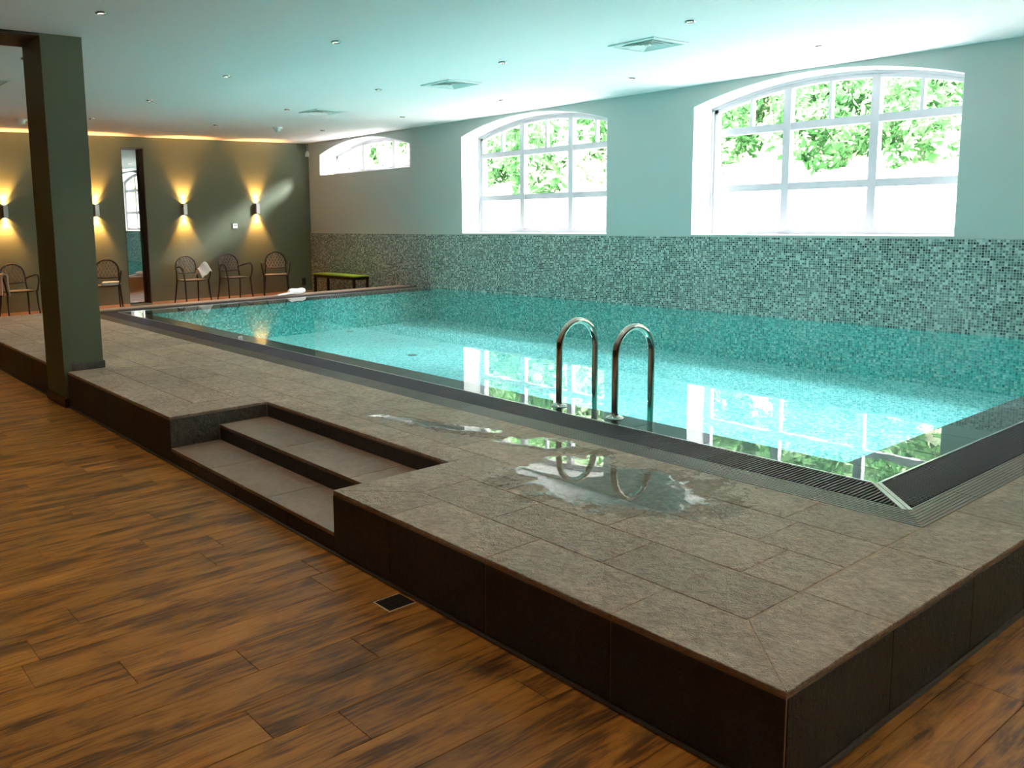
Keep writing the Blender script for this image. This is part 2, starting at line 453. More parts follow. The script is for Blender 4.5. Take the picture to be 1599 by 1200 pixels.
# white plaster linings of the window reveals, sills and arch heads
FD = .385   # depth of the window frames behind the wall face
def band(bld, path, n_in, x0, x1, th):
    """ribbon following path (y,z) with thickness towards n_in"""
    for i in range(len(path) - 1):
        (ya, za), (yb, zb) = path[i], path[i + 1]
        (na, nb) = n_in(ya, za), n_in(yb, zb)
        n = len(bld.v)
        q = [(ya, za), (yb, zb), (yb + nb[0] * th, zb + nb[1] * th), (ya + na[0] * th, za + na[1] * th)]
        bld.v += [(x0, *p) for p in q] + [(x1, *p) for p in q]
        bld.f += [tuple(n + k for k in z) for z in ((0, 1, 2, 3), (7, 6, 5, 4), (0, 4, 5, 1), (1, 5, 6, 2), (2, 6, 7, 3), (3, 7, 4, 0))]
for wi, (a, b, s) in enumerate(WIN):
    yc = (a + b) / 2; f = arch(a, b); hw = (b - a) / 2
    R = (hw * hw + RISE * RISE) / (2 * RISE); zc = SPRING + RISE - R
    win = empty('window_%d' % (wi + 1), (XW, yc, s), kind='structure')
    def loc(bld, name, m, smooth=False):
        bld.v = [(v[0] - XW, v[1] - yc, v[2] - s) for v in bld.v]
        return bld.build(name, m, win, smooth)
    # reveal lining
    loc(B().box(XW - .001, a, s, XW + WT, b, s + .008), 'sill', MT['reveal'])
    loc(B().box(XW - .001, a, s + .008, XW + WT, a + .006, SPRING), 'reveal', MT['reveal'])
    loc(B().box(XW - .001, b - .006, s + .008, XW + WT, b, SPRING), 'reveal', MT['reveal'])
    arcp = [(a + (b - a) * i / SEG, f(a + (b - a) * i / SEG)) for i in range(SEG + 1)]
    bl = B(); band(bl, arcp, lambda y, z: ((yc - y) / R, (zc - z) / R), XW - .001, XW + WT, .006); loc(bl, 'arch_head', MT['reveal'])
    # outer frame
    x0, x1 = XW + FD, XW + FD + .07; T = .075
    fr = B(); fr.box(x0, a + .006, s + .008, x1, a + .006 + T, SPRING - .02); fr.box(x0, b - .006 - T, s + .008, x1, b - .006, SPRING - .02)
    fr.box(x0, a + T, s + .008, x1, b - T, s + .008 + T)
    fi = arch(a, b, .006)
    arcf = [(a + .006 + (b - a - .012) * i / SEG, fi(a + .006 + (b - a - .012) * i / SEG)) for i in range(SEG + 1)]
    band(fr, arcf, lambda y, z: ((yc - y) / R, (zc - z) / R), x0, x1, T)
    loc(fr, 'frame', MT['frame_white'])
    # inner step of the frame
    inn = B(); x2 = x0 - .02
    band(inn, arcf, lambda y, z: ((yc - y) / R, (zc - z) / R), x2, x0, .03)
    inn.box(x2, a + .006, s + .008, x0, a + .036, SPRING - .02); inn.box(x2, b - .036, s + .008, x0, b - .006, SPRING - .02)
    loc(inn, 'frame_step', MT['frame_white'])
    m1, m2 = a + (b - a) / 3, a + 2 * (b - a) / 3
    ft = arch(a, b, .07)
    cols = [a + .07, m1, m2, b - .07]
    if s < 2: tz = [1.775, 2.45]
    else: tz = []
    for y in (m1, m2): loc(B().box(x0 - .01, y - .045, s + .05, x1, y + .045, ft(y) + .01), 'mullion', MT['frame_white'])
    for z in tz: loc(B().box(x0 - .005, a + .05, z - .042, x1 - .005, b - .05, z + .042), 'transom', MT['frame_white'])
    zb = tz[-1] + .04 if tz else s + .07
    for k in range(3):
        y = (cols[k] + cols[k + 1]) / 2
        loc(B().box(x0 + .005, y - .018, zb, x1 - .01, y + .018, ft(y) + .01), 'muntin', MT['frame_white'])
    # panes
    xg = x0 + .035
    rows = ([(s + .07, tz[0]), (tz[0], tz[1])] if tz else [])
    for k in range(3):
        for (z0, z1) in rows: loc(B().box(xg, cols[k], z0, xg + .006, cols[k + 1], z1), 'pane', MT['glass'])
        mid = (cols[k] + cols[k + 1]) / 2
        for (ya, yb) in ((cols[k], mid), (mid, cols[k + 1])):
            top = [(ya + (yb - ya) * i / 4, ft(ya + (yb - ya) * i / 4) + .005) for i in range(5)]
            poly = [(ya, zb), (yb, zb)] + top[::-1]
            loc(B().prism(poly, 'x', xg, xg + .006), 'pane', MT['glass'])

# ---- mosaic dado on the window wall, from pool floor to sill height
PF = -.24     # pool floor
struct('trim_1', B().box(XW - .012, YF, .0, XW, YB, 1.205), MT['mosaic'])

# ---- wooden floor: planks run along x
floor = struct('floor', B().box(XL, YF, -.4, 0.0, YB, -.004).box(0, YF, -.4, XW, 0, -.004).box(0, 11.3, -.4, XW, YB, -.004), MT['wood_joint'])
PW, PL, G = .187, 1.162, .0009
known = {0: -.677, 2: -.384, 3: -.752, 4: -1.105, 5: -1.383, 6: -1.32, 7: -1.125, 8: -.473, 11: -1.052, -1: -.12, -6: 1.0, -5: 1.12}
rest = B(); nplank = 0
def plank(x0, y0, x1, y1, individual):
    if x1 - x0 < .03: return
    if individual: piece('plank', x0 + G, y0 + G, -.012, x1 - G, y1 - G, 0.0, MT['wood'], floor, .0012)
    else: rest.box(x0 + G, y0 + G, -.012, x1 - G, y1 - G, 0.0)
for k in range(-27, 73):
    y0 = .895 + PW * k; y1 = y0 + PW
    if y0 >= YB: break
    y1 = min(y1, YB - .014); y0 = max(y0, YF)
    if y1 <= y0: continue
    j = known.get(k, random.uniform(-1.1, 0))
    x = j - PL * math.ceil((j - XL) / PL)
    # right-hand limit: deck riser for rows beside the deck
    while x < XW:
        xa, xb = max(x, XL), min(x + PL, XW - .012)
        x += PL
        if xb <= xa: continue
        if y0 >= 0 and y1 <= 11.3:
            xb = min(xb, -.002)
        elif y0 < 0 < y1 or y0 < 11.3 < y1:
            # a row crossing the deck's edge line: keep the part beside the deck short
            if xa >= 0:
                ya, yb = (y0, -.002) if y0 < 0 else (11.302, y1)
                if xb > xa + .03: plank(xa, ya, xb, yb, y0 < 0 and xa < 2.2)
                continue
            if xb > 0:
                ya, yb = (y0, -.002) if y0 < 0 else (11.302, y1)
                plank(xa, y0, -.002, y1, y0 < 0); plank(.0, ya, xb, yb, False); continue
        if xb <= xa: continue
        vis = (xb > -2.6 and -1.2 < y0 < 8.6 and xa < 2.4)
        # nothing of the rows left of the view line is seen
        vis = vis and not (y0 < 3 and xb < -2.0) and not (y0 < .4 and xb < -.9)
        plank(xa, y0, xb, y1, vis)
ro = rest.build('planking', MT['wood'], floor); ro['kind'] = 'stuff'

# ---- raised pool deck
# key lines
E1 = .287                        # width of a tile row
RX0, RX1 = 1.485, 1.655          # ribbed strip (near arm)
GX1 = 1.915                      # grate to water edge
LX1 = 2.175                      # underwater ledge
RY0, RY1, GY1, LY1 = .285, .415, .656, .92
FY0 = 11.30; FY1 = FY0 - .285; FR1 = FY1 - .13; FG1 = FR1 - .24; FL1 = FG1 - .26
SY0, SY1 = 2.17, 4.085           # stair opening
SX1, SX2 = .335, .685            # stair riser lines
GZ = .2972                        # grout level
deck = B()
c = .004
deck.box(c, c, -.02, RX1, SY0 - c, GZ)
deck.box(SX2 + c, SY0 - c, -.02, RX1, SY1 + c, GZ)
deck.box(c, SY1 + c, -.02, RX1, FY0 - c, GZ)
deck.box(SX1 + c, SY0 - c, -.02, SX2 + c, SY1 + c, .188); deck.box(c, SY0 - c, -.02, SX1 + c, SY1 + c, .088)
deck.box(RX1, c, -.02, XW - .012, RY1, GZ); deck.box(RX1, FR1, -.02, XW - .012, FY0 - c, GZ)
pool_deck = struct('pool_deck', deck, MT['groutcore'])
GT = .0022
def top(x0, y0, x1, y1): piece('tile', x0 + GT, y0 + GT, .284, x1 - GT, y1 - GT, H + random.uniform(-.0006, .0006), MT['stone'], pool_deck, .0025)
def top_poly(pts):
    cx = sum(p[0] for p in pts) / len(pts); cy = sum(p[1] for p in pts) / len(pts)
    pts = [(p[0] + (GT if p[0] < cx else -GT), p[1] + (GT if p[1] < cy else -GT)) for p in pts]
    poly_piece('tile', pts, .284, H, MT['stone'], pool_deck, .002)
S = .5815
# mitred corner
top_poly([(0, 0), (.30, E1), (0 + .30, .572), (0, .572)][0:1] + [(E1, E1), (E1, .572), (0, .572)])
top_poly([(0, 0), (.596, 0), (.596, E1), (E1, E1)])
# front edge strip up to the stair return
yy = [.572, 1.147, 1.735]
for a, b in zip(yy[:-1], yy[1:]): top(0, a, E1, b)
top_poly([(0, 1.735), (E1, 1.735), (E1, SY0 - E1), (0, SY0)])
top_poly([(0, SY0), (E1, SY0 - E1), (SX2 - .0, SY0 - E1), (SX2, SY0)])
# right edge strip
x = .596
while x < XW - .1:
    x2 = min(x + .59, XW - .014); top(x, 0, x2, RY0, ); x = x2
# inner rows between y .287 and the stair zone (rows run along y)
rowx = [E1, .585, .888, 1.187, RX0]
offs = [.852, .495, .62, .68]
for r in range(4):
    xa, xb = rowx[r], rowx[r + 1]
    y = E1; nxt = offs[r]
    lim = SY0 - E1 if r == 0 else (SY0 if r == 1 else FY1)
    first = True
    while y < lim - .02:
        y2 = min(nxt, lim)
        if r == 1:
            top(xa, y, min(xb, xb), y2)
        elif r >= 2 and y2 > SY0 - .0 and r == 2:
            top(xa, y, xb, y2)
        else: top(xa, y, xb, y2)
        y = y2; nxt += S if y2 == nxt else 0
        if y2 >= nxt: nxt += S
# edging strip behind the stairs
e2 = .98
# (rows 2.. occupy x > .888; fill the gap between the stair edge and .888)
yj = [SY0, 2.72, 3.33, 3.87, SY1]
for a, b in zip(yj[:-1], yj[1:]): top(SX2, a, .888, b)
top(SX2, SY0 - E1 + .0, .888 - .303 + .0 + 0.0, SY0) if False else None
# left of the stairs
top_poly([(0, SY1), (SX2, SY1), (SX2, SY1 + E1), (E1, SY1 + E1)])
top_poly([(0, SY1), (E1, SY1 + E1), (E1, 4.72), (0, 4.72)])
yl = 4.72
while yl < FY1 - .1:
    y2 = min(yl + S, FY1)
    if FY1 - y2 < .12: y2 = FY1
    if not (yl < 6.80 and y2 > 6.27): top(0, yl, E1, y2)
    else:
        # cut around the pillar
        if yl < 6.26: top(0, yl, E1, 6.262)
        if y2 > 6.82: top(0, 6.818, E1, y2)
    yl = y2
for r, (xa, xb, o) in enumerate(((E1, .585, 4.98), (.585, .888, 4.66))):
    y = SY1 + E1; nxt = o
    while y < FY1 - .02:
        y2 = min(nxt, FY1); top(xa, y, xb, y2); y = y2; nxt = y2 + S
top(SX2, SY1, .888, SY1 + E1)
# far strip
x = 0
while x < XW - .1:
    x2 = min(x + .59, XW - .014); top(x, FY1, x2, FY0); x = x2
# ribbed stone strips
def ribbed(x0, y0, x1, y1, along):
    b = B(); n = 8
    if along == 'y':
        b.box(x0 + .001, y0 + .0015, .27, x1 - .001, y1 - .0015, .292); w = (x1 - x0) / n
        for i in range(n):
            xa = x0 + w * i + .003; b.box(xa, y0 + .0015, .292, xa + w - .0075, y1 - .0015, H)
    else:
        b.box(x0 + .0015, y0 + .001, .27, x1 - .0015, y1 - .001, .292); w = (y1 - y0) / n
        for i in range(n):
            ya = y0 + w * i + .0025; b.box(x0 + .0015, ya, .292, x1 - .0015, ya + w - .006, H)
    cx, cy = (x0 + x1) / 2, (y0 + y1) / 2
    b.v = [(v[0] - cx, v[1] - cy, v[2]) for v in b.v]
    b.build('ribbed_tile', MT['stone_rib'], pool_deck, loc=(cx, cy, 0))
def ribbed_poly(side):
    b = B(); n = 8
    if side == 'y':
        w = (RX1 - RX0) / n
        for i in range(n):
            xa = RX0 + w * i; xm = xa + .003; xe = xa + w - .0045
            k = (RY1 - RY0) / (RX1 - RX0)
            b.prism([(xm, RY0 + k * (xm - RX0) + .002), (xe, RY0 + k * (xe - RX0) + .002), (xe, .74), (xm, .74)], 'z', .286, H)
    else:
        w = (RY1 - RY0) / n; k = (RX1 - RX0) / (RY1 - RY0)
        for i in range(n):
            ya = RY0 + w * i; ym = ya + .0025; ye = ya + w - .0035
            b.prism([(RX0 + k * (ym - RY0) + .003, ym), (2.03, ym), (2.03, ye), (RX0 + k * (ye - RY0) + .003, ye)], 'z', .286, H)
    b.build('ribbed_tile', MT['stone_rib'], pool_deck)
ribbed_poly('y'); ribbed_poly('x')
y = .742
while y < FR1 - .05:
    y2 = min(y + .465, FR1); ribbed(RX0, y, RX1, y2, 'y'); y = y2
x = 2.032
while x < XW - .1:
    x2 = min(x + .465, XW - .014); ribbed(x, RY0, x2, RY1, 'x'); x = x2
x = RX0
while x < XW - .1:
    x2 = min(x + .465, XW - .014); ribbed(x, FR1, x2, FY1, 'x'); x = x2
# risers: front face x=0 (facing -x) with a thin projecting top edge, right face y=0
def riser_x(y0, y1, z0, z1, x=0.0, m='stone_shaded'): piece('riser_tile', x, y0 + .002, z0, x + .009, y1 - .002, z1, MT[m], pool_deck, .0015)
def riser_y(x0, x1, z0, z1, y=0.0, m='stone_shaded'): piece('riser_tile', x0 + .002, y, z0, x1 - .002, y + .009, z1, MT[m], pool_deck, .0015)
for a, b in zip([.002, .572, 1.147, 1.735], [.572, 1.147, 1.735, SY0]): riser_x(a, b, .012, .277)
ye = [SY1, 4.74, 5.32, 5.90, 6.26]
for a, b in zip(ye[:-1], ye[1:]): riser_x(a, b, .012, .277)
y = 6.83
while y < FY0 - .05:
    y2 = min(y + S, FY0); riser_x(y, y2, .012, .277); y = y2
x = .009
xr = [.009, .596] + [.596 + .59 * i for i in range(1, 12)]
for a, b in zip(xr[:-1], xr[1:]):
    if a < XW - .1: riser_y(a, min(b, XW - .014), .012, .277)
# stairs: risers and treads
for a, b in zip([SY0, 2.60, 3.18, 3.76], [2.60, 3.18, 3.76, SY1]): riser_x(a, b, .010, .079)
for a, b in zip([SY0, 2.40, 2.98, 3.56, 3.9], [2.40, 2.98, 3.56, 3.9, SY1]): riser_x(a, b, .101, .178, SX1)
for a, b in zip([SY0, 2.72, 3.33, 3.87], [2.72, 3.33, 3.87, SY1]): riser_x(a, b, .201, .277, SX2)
def tread(x0, y0, x1, y1, z): piece('tread_tile', x0 + .001, y0 + .002, z - .018, x1 - .001, y1 - .002, z, MT['stone_tread'], pool_deck, .002)
for a, b in zip([SY0, 2.82, 3.5], [2.82, 3.5, SY1]): tread(0, a, SX1, b, .1)
for a, b in zip([SY0, 2.55, 3.3], [2.55, 3.3, SY1]): tread(SX1, a, SX2, b, .2)
# stair side cheeks (facing -y on the left end, +y on the right end)
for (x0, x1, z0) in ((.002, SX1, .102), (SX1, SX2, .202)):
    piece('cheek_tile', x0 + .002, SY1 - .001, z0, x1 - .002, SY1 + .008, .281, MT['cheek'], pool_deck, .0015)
    piece('cheek_tile', x0 + .002, SY0 - .008, z0, x1 - .002, SY0 + .001, .281, MT['stone_shaded'], pool_deck, .0015)
# dark sealing strip along the foot of the deck
sb = B(); sb.tube([(-.004, -.004, .004), (-.004, 6.27, .004)], .008, 6); sb.tube([(-.004, 6.83, .004), (-.004, FY0, .004)], .008, 6); sb.tube([(-.004, -.004, .004), (XW - .02, -.004, .004)], .008, 6)
struct('trim_2', sb, plain('grey_brown_sealant', (.10, .085, .07), .4))

# ---- pool basin
pool = B()
pool.box(LX1, LY1, PF - .1, XW, FL1, PF)                                     # floor slab
pool_basin = struct('pool_basin', pool, MT['pool_floor'])
B().box(XW - .014, LY1 - .3, PF, XW - .002, FL1 + .5, .0).build('basin_wall', MT['pool_wall_y'], pool_basin)
B().box(LX1 - .1, LY1, PF, LX1, FL1, .262).build('basin_wall', MT['pool_wall_y'], pool_basin)
B().box(LX1, FL1, PF, XW - .014, FL1 + .1, .262).build('basin_wall', MT['pool_wall_x'], pool_basin)
B().box(LX1, LY1 - .1, PF, XW - .014, LY1, .262).build('basin_wall', MT['pool_wall_x'], pool_basin)
# the mosaic continues under water down to floor level of the room
B().box(XW - .016, LY1 - .3, 0.0, XW - .0121, FL1 + .3, .296).build('waterline_mosaic', MT['pool_wall_y'], pool_basin)
# channel under the grates
ch = B(); ch.box(RX1, RY1, .0, GX1 - .012, FR1, .20); ch.box(RX1, RY1, 0, XW - .014, GY1 - .012, .20); ch.box(RX1, FG1 + .012, 0, XW - .014, FR1, .20)
ch.build('overflow_channel', MT['channel'], pool_basin)
# ledge tiles just below the water
def ledge(x0, y0, x1, y1): piece('ledge_tile', x0 + .0015, y0 + .0015, .262, x1 - .0015, y1 - .0015, .283, MT['ledge'], pool_basin, .002)
lb = B(); lb.box(GX1, GY1, 0, LX1 - .1, FG1, .262); lb.box(LX1 - .1, GY1, 0, XW - .014, LY1 - .1, .262); lb.box(LX1 - .1, FL1 + .1, 0, XW - .014, FG1, .262)
lb.build('ledge_core', MT['channel'], pool_basin)
y = GY1
while y < FG1 - .05:
    y2 = min(y + .465, FG1); ledge(GX1, y, LX1 + .004, y2); y = y2
x = LX1 + .004
while x < XW - .1:
    x2 = min(x + .465, XW - .016); ledge(x, GY1, x2, LY1 + .004); ledge(x, FL1 - .004, x2, FG1); x = x2
# metal rims at the overflow edge
rim = B(); rim.box(GX1 - .010, GY1, .20, GX1, FG1, .300); rim.box(GX1 - .010, GY1 - .010, .20, XW - .014, GY1, .300); rim.box(GX1, FG1, .20, XW - .014, FG1 + .010, .300)
rim.build('overflow_rim', MT['steel_trim'], pool_basin)
# small oval outlets on the pool floor
for (x_, y_) in ((5.3, 11.0 - .9), (4.6, 7.6)):
    B().lathe([(0, .006), (.05, .006), (.062, 0)], seg=18).build('floor_outlet', MT['ledge'], pool_basin, loc=(x_, y_, PF))
# water
wm = B(); nx, ny = 1, 1
wm.quad((GX1, GY1, .2985), (XW - .0165, GY1, .2985), (XW - .0165, FG1, .2985), (GX1, FG1, .2985))
wo = wm.build('pool_water', MT['water']); wo['kind'] = 'stuff'; tag(wo, 'clear turquoise water filling the long indoor pool to its rim', 'water')

# ---- grates over the overflow channel: slats stand across the channel
PITCH = .0194
def grate(name_label, x0, y0, x1, y1, across, n_ind, from_end=0):
    t = empty('overflow_grate', (x0, y0, .0), label=name_label, cat='grate', group=None)
    L = (y1 - y0) if across == 'x' else (x1 - x0); W = (x1 - x0) if across == 'x' else (y1 - y0)
    n = int(L / PITCH); z0, z1 = .262, .2995
    if across == 'x': me = bevel_box(W - .006, .0098, z1 - z0, MT['slat'], .0015)
    else: me = bevel_box(.0098, W - .006, z1 - z0, MT['slat'], .0015)
    rb = B()
    for i in range(n):
        p = PITCH * (i + .5)
        # mitre at the near corner
        cut = 0
        if across == 'x': a0, a1 = .003, W - .003
        else: a0, a1 = .003, W - .003
        k = W / .2415 if False else 1.0
        if i < n_ind:
            if across == 'x': link('slat', me, t, (W / 2, p, (z0 + z1) / 2))
            else: link('slat', me, t, (p, W / 2, (z0 + z1) / 2))
        else:
            if across == 'x': rb.box(a0, p - .0049, z0, a1, p + .0049, z1)
            else: rb.box(p - .0049, a0, z0, p + .0049, a1, z1)
    if rb.v:
        o = rb.build('slat_run', MT['slat'], t); o['kind'] = 'stuff'
    # two thin carriers underneath
    cb = B()
    for q in (.25, .75):
        if across == 'x': cb.box(W * q - .006, 0, .235, W * q + .006, L, .262)
        else: cb.box(0, W * q - .006, .235, L, W * q + .006, .262)
    cb.box(*( (0, 0, .20, .012, L, .235) if across == 'x' else (0, 0, .20, L, .012, .235)))
    cb.box(*( (W - .02, 0, .20, W - .01, L, .262) if across == 'x' else (0, W - .02, .20, L, W - .01, .262)))
    cb.build('carrier', MT['channel'], t)
    return t
GW = GX1 - .010
def wedge(t, side):
    """shortened slats filling the mitred corner"""
    kx = (GX1 - RX1) / (GY1 - RY1)
    n = int((GY1 - RY1) / PITCH) if side == 'y' else int((GX1 - RX1) / PITCH)
    for i in range(n):
        if side == 'y':
            p = RY1 + PITCH * (i + .5); xe = RX1 + kx * (p - RY1) - .022
            if xe - RX1 > .02: piece('slat', RX1 + .003, p - .0049, .262, xe, p + .0049, .2995, MT['slat'], None, .0015).parent = t
        else:
            p = RX1 + PITCH * (i + .5); ye_ = RY1 + (p - RX1) / kx - .022
            if ye_ - RY1 > .02: piece('slat', p - .0049, RY1 + .003, .262, p + .0049, ye_, .2995, MT['slat'], None, .0015).parent = t
    for o in t.children:
        pass
near_g = grate('long slatted dark grate between the wet stone deck and the pool', RX1, GY1, GW, FG1, 'x', 285)
right_g = grate('slatted dark grate crossing the right end of the pool', GX1, RY1, XW - .016, GY1 - .010, 'y', 110)
far_g = grate('distant dark grate along the far end of the pool', RX1, FG1 + .010, XW - .016, FR1, 'y', 0)
def reparent_keep(o, p):
    o.parent = p; o.location = Vector(o.location) - Vector(p.location)
def wedges():
    kx = (GX1 - RX1) / (GY1 - RY1)
    for side, t in (('y', near_g), ('x', right_g)):
        n = int((GY1 - RY1) / PITCH) if side == 'y' else int((GX1 - RX1) / PITCH)
        for i in range(n):
            if side == 'y':
                p = GY1 - PITCH * (i + .5); xe = RX1 + kx * (p - RY1) - .030
                if xe - RX1 > .025: o = piece('slat', RX1 + .003, p - .0049, .262, xe, p + .0049, .2995, MT['slat'], None, .0015); reparent_keep(o, t)
            else:
                p = GX1 - PITCH * (i + .5); ye_ = RY1 + (p - RX1) / kx - .028
                if ye_ - RY1 > .025: o = piece('slat', p - .0049, RY1 + .003, .262, p + .0049, ye_, .2995, MT['slat'], None, .0015); reparent_keep(o, t)
wedges()
# mitre profiles at the corner
ct = empty('corner_trim', (RX1, RY1, 0), label='two pale metal strips meeting on the mitre of the pool corner grate', cat='trim')
dx_, dy_ = GX1 - RX1, GY1 - RY1; Ld = sqrt(dx_ ** 2 + dy_ ** 2); ux, uy = dx_ / Ld, dy_ / Ld; px_, py_ = -uy, ux
for sgn in (1, -1):
    b = B(); o0, o1 = .0025 * sgn, .021 * sgn
    pts = [(px_ * o0, py_ * o0), (dx_ + px_ * o0, dy_ + py_ * o0), (dx_ + px_ * o1, dy_ + py_ * o1), (px_ * o1 , py_ * o1)]
    if sgn < 0: pts = pts[::-1]
    b.prism(pts, 'z', .262, .3005); b.build('strip', MT['white_metal'], ct)

# ---- pillar and ceiling beam
PX0, PX1, PY0, PY1 = -.022, .30, 6.272, 6.812
pil = empty('pillar', ((PX0 + PX1) / 2, (PY0 + PY1) / 2, 0), kind='structure', label='square dark green pillar standing at the front edge of the pool deck', cat='pillar')
pcx, pcy = pil.location.x, pil.location.y
B().box(PX0 - pcx, PY0 - pcy, 0, PX1 - pcx, PY1 - pcy, CEIL).build('shaft', MT['green'], pil)
b = B(); b.box(-.005 - pcx + PX0 - .0, PY0 - .014 - pcy, 0, .05 - pcx, PY0 - pcy, .075); b.box(PX0 - .014 - pcx, PY0 - .014 - pcy, 0, PX0 - pcx, PY1 - pcy, .075)
b.build('wooden_skirting', MT['bar'], pil)
b = B(); b.box(.045 - pcx, PY0 - .012 - pcy, H, PX1 + .012 - pcx, PY0 - pcy, H + .06); b.box(PX1 - pcx, PY0 - .012 - pcy, H, PX1 + .012 - pcx, PY1 - pcy, H + .06)
b.build('stone_plinth', MT['cheek'], pil)
struct('ceiling_beam', B().box(XL, PY0, CEIL - .022, PX0 - .001, PY1, CEIL), plain('dark_brown_beam', (.035, .025, .015), .6))

# ================================================================== THINGS
# ---- ladder
RR = .0205
def ladder():
    t = empty('pool_ladder', (2.04, 2.465, .283), label='curved stainless steel handrails of the pool ladder at the water edge', cat='ladder')
    for dy in (.225, -.225):
        r = .17; xi = 2 * r; zt = .855 - .283 - RR - r
        pts = [(0, dy, 0), (0, dy, zt * .5), (0, dy, zt)]
        for i in range(1, 17):
            a = pi - pi * i / 16; pts.append((r + r * cos(a), dy, zt + r * sin(a)))
        pts += [(xi, dy, zt * .5), (xi, dy, 0), (xi, dy, -.2), (xi, dy, -.515)]
        B().tube(pts, RR, 16).build('rail', MT['chrome'], t, True)
        B().lathe([(RR, .034), (.030, .032), (.048, .024), (.056, .016), (.054, .010), (.03, .004), (RR, .004)], 0, dy, 0, 28).build('flange', MT['chrome'], t, True)
    for z in (-.16, -.38):
        B().box(xi - .03, -.205, z - .012, xi + .05, .205, z + .012).build('step', MT['chrome'], t)
ladder()

# ---- ceiling fittings
def downlight(x, y, label):
    t = empty('downlight', (x, y, CEIL), label=label, cat='downlight', group='recessed downlights in the ceiling')
    B().lathe([(.044, 0), (.043, -.007), (.030, -.012), (.027, -.006), (.027, .0)], seg=20).build('ring', MT['chrome'], t, True)
    B().lathe([(0, -.009), (.016, -.008), (.024, -.005), (.026, -.001)], seg=16).build('lens', MT['lens'], t, True)
rowsx = [(.16, 'row nearest the pillar'), (2.13, 'second row from the pillar'), (4.06, 'middle row over the pool'), (6.03, 'row nearest the window wall')]
rowsy = [3.20, 5.34, 7.45, 9.62, 11.9]
ordn = ['nearest', 'second', 'third', 'fourth', 'farthest']
for i, (x, rn) in enumerate(rowsx):
    vis = [y for k, y in enumerate(rowsy) if not ((i == 0 and k == 0) or (i == 1 and k == 0) or (i == 0 and k > 2))]
    for k, y in enumerate(vis):
        n = len(vis)
        w = 'nearest' if k == 0 else ('farthest' if k == n - 1 else ['', 'second', 'third', 'fourth'][k])
        downlight(x, y, 'small round ceiling downlight, %s one in the %s' % (w, rn))
def vent(x, y, label):
    t = empty('ceiling_vent', (x, y, CEIL), label=label, cat='vent', group='square ceiling air vents')
    hs = .25
    def ring(r0, z0, r1, z1, th=.003):
        b = B(); c0 = [(-r0, -r0), (r0, -r0), (r0, r0), (-r0, r0)]; c1 = [(-r1, -r1), (r1, -r1), (r1, r1), (-r1, r1)]
        for i in range(4):
            j = (i + 1) % 4; n = len(b.v)
            b.v += [(*c0[i], z0), (*c0[j], z0), (*c1[j], z1), (*c1[i], z1), (*c0[i], z0 + th), (*c0[j], z0 + th), (*c1[j], z1 + th), (*c1[i], z1 + th)]
            b.f += [tuple(n + k for k in q) for q in ((0, 3, 2, 1), (4, 5, 6, 7), (0, 1, 5, 4), (2, 3, 7, 6))]
        return b
    ring(hs, -.010, hs - .028, -.016, .010).build('frame', MT['white_metal'], t)
    B().box(-hs + .03, -hs + .03, -.0035, hs - .03, hs - .03, -.0005).build('backing', plain('pale_vent_backing', (.62, .72, .70), .8), t)  # pale grey-green plate behind the louvres
    for k in range(4):
        r = hs - .036 - k * .050
        ring(r, -.014, r - .028, -.004, .002).build('louvre', MT['white_metal'], t)
    B().box(-.022, -.022, -.016, .022, .022, -.004).build('centre_plate', MT['white_metal'], t)
vent(4.555, 3.98, 'square white ceiling air vent nearest the camera, beside the large arched windows')
vent(4.54, 6.69, 'square white ceiling air vent in the middle of the row of three')
vent(4.62, 9.6, 'square white ceiling air vent farthest away, near the small window')
vent(.09, 9.03, 'square white ceiling air vent at the left edge, left of the pillar')
def smoke(x, y, label):
    t = empty('smoke_detector', (x, y, CEIL), label=label, cat='smoke detector', group='smoke detectors on the ceiling')
    B().lathe([(.0, -.018), (.058, -.018), (.060, 0)], seg=24).build('base', MT['white_pl'], t, True)
    B().lathe([(.0, -.052), (.022, -.050), (.036, -.040), (.040, -.018)], seg=24).build('dome', MT['white_pl'], t, True)
    t.scale = (1.4, 1.4, 1.5)
smoke(5.10, 11.8, 'white domed smoke detector on the ceiling in front of the back wall sconces')
smoke(1.30, 12.43, 'white domed smoke detector on the ceiling just left of the pillar')
# corner sensor
t = empty('corner_sensor', (XW - .05, YB - .03, 2.79), label='small white motion sensor with a cable high in the back corner', cat='sensor')
B().prism([(-.03, -.05), (.03, -.05), (.035, .03), (.0, .06), (-.02, .03)], 'y', -.04, .028).build('housing', MT['white_pl'], t)
B().tube([(0, -.01, .05), (.01, .0, .12), (.0, .01, .2)], .005, 6).build('cable', MT['white_pl'], t)

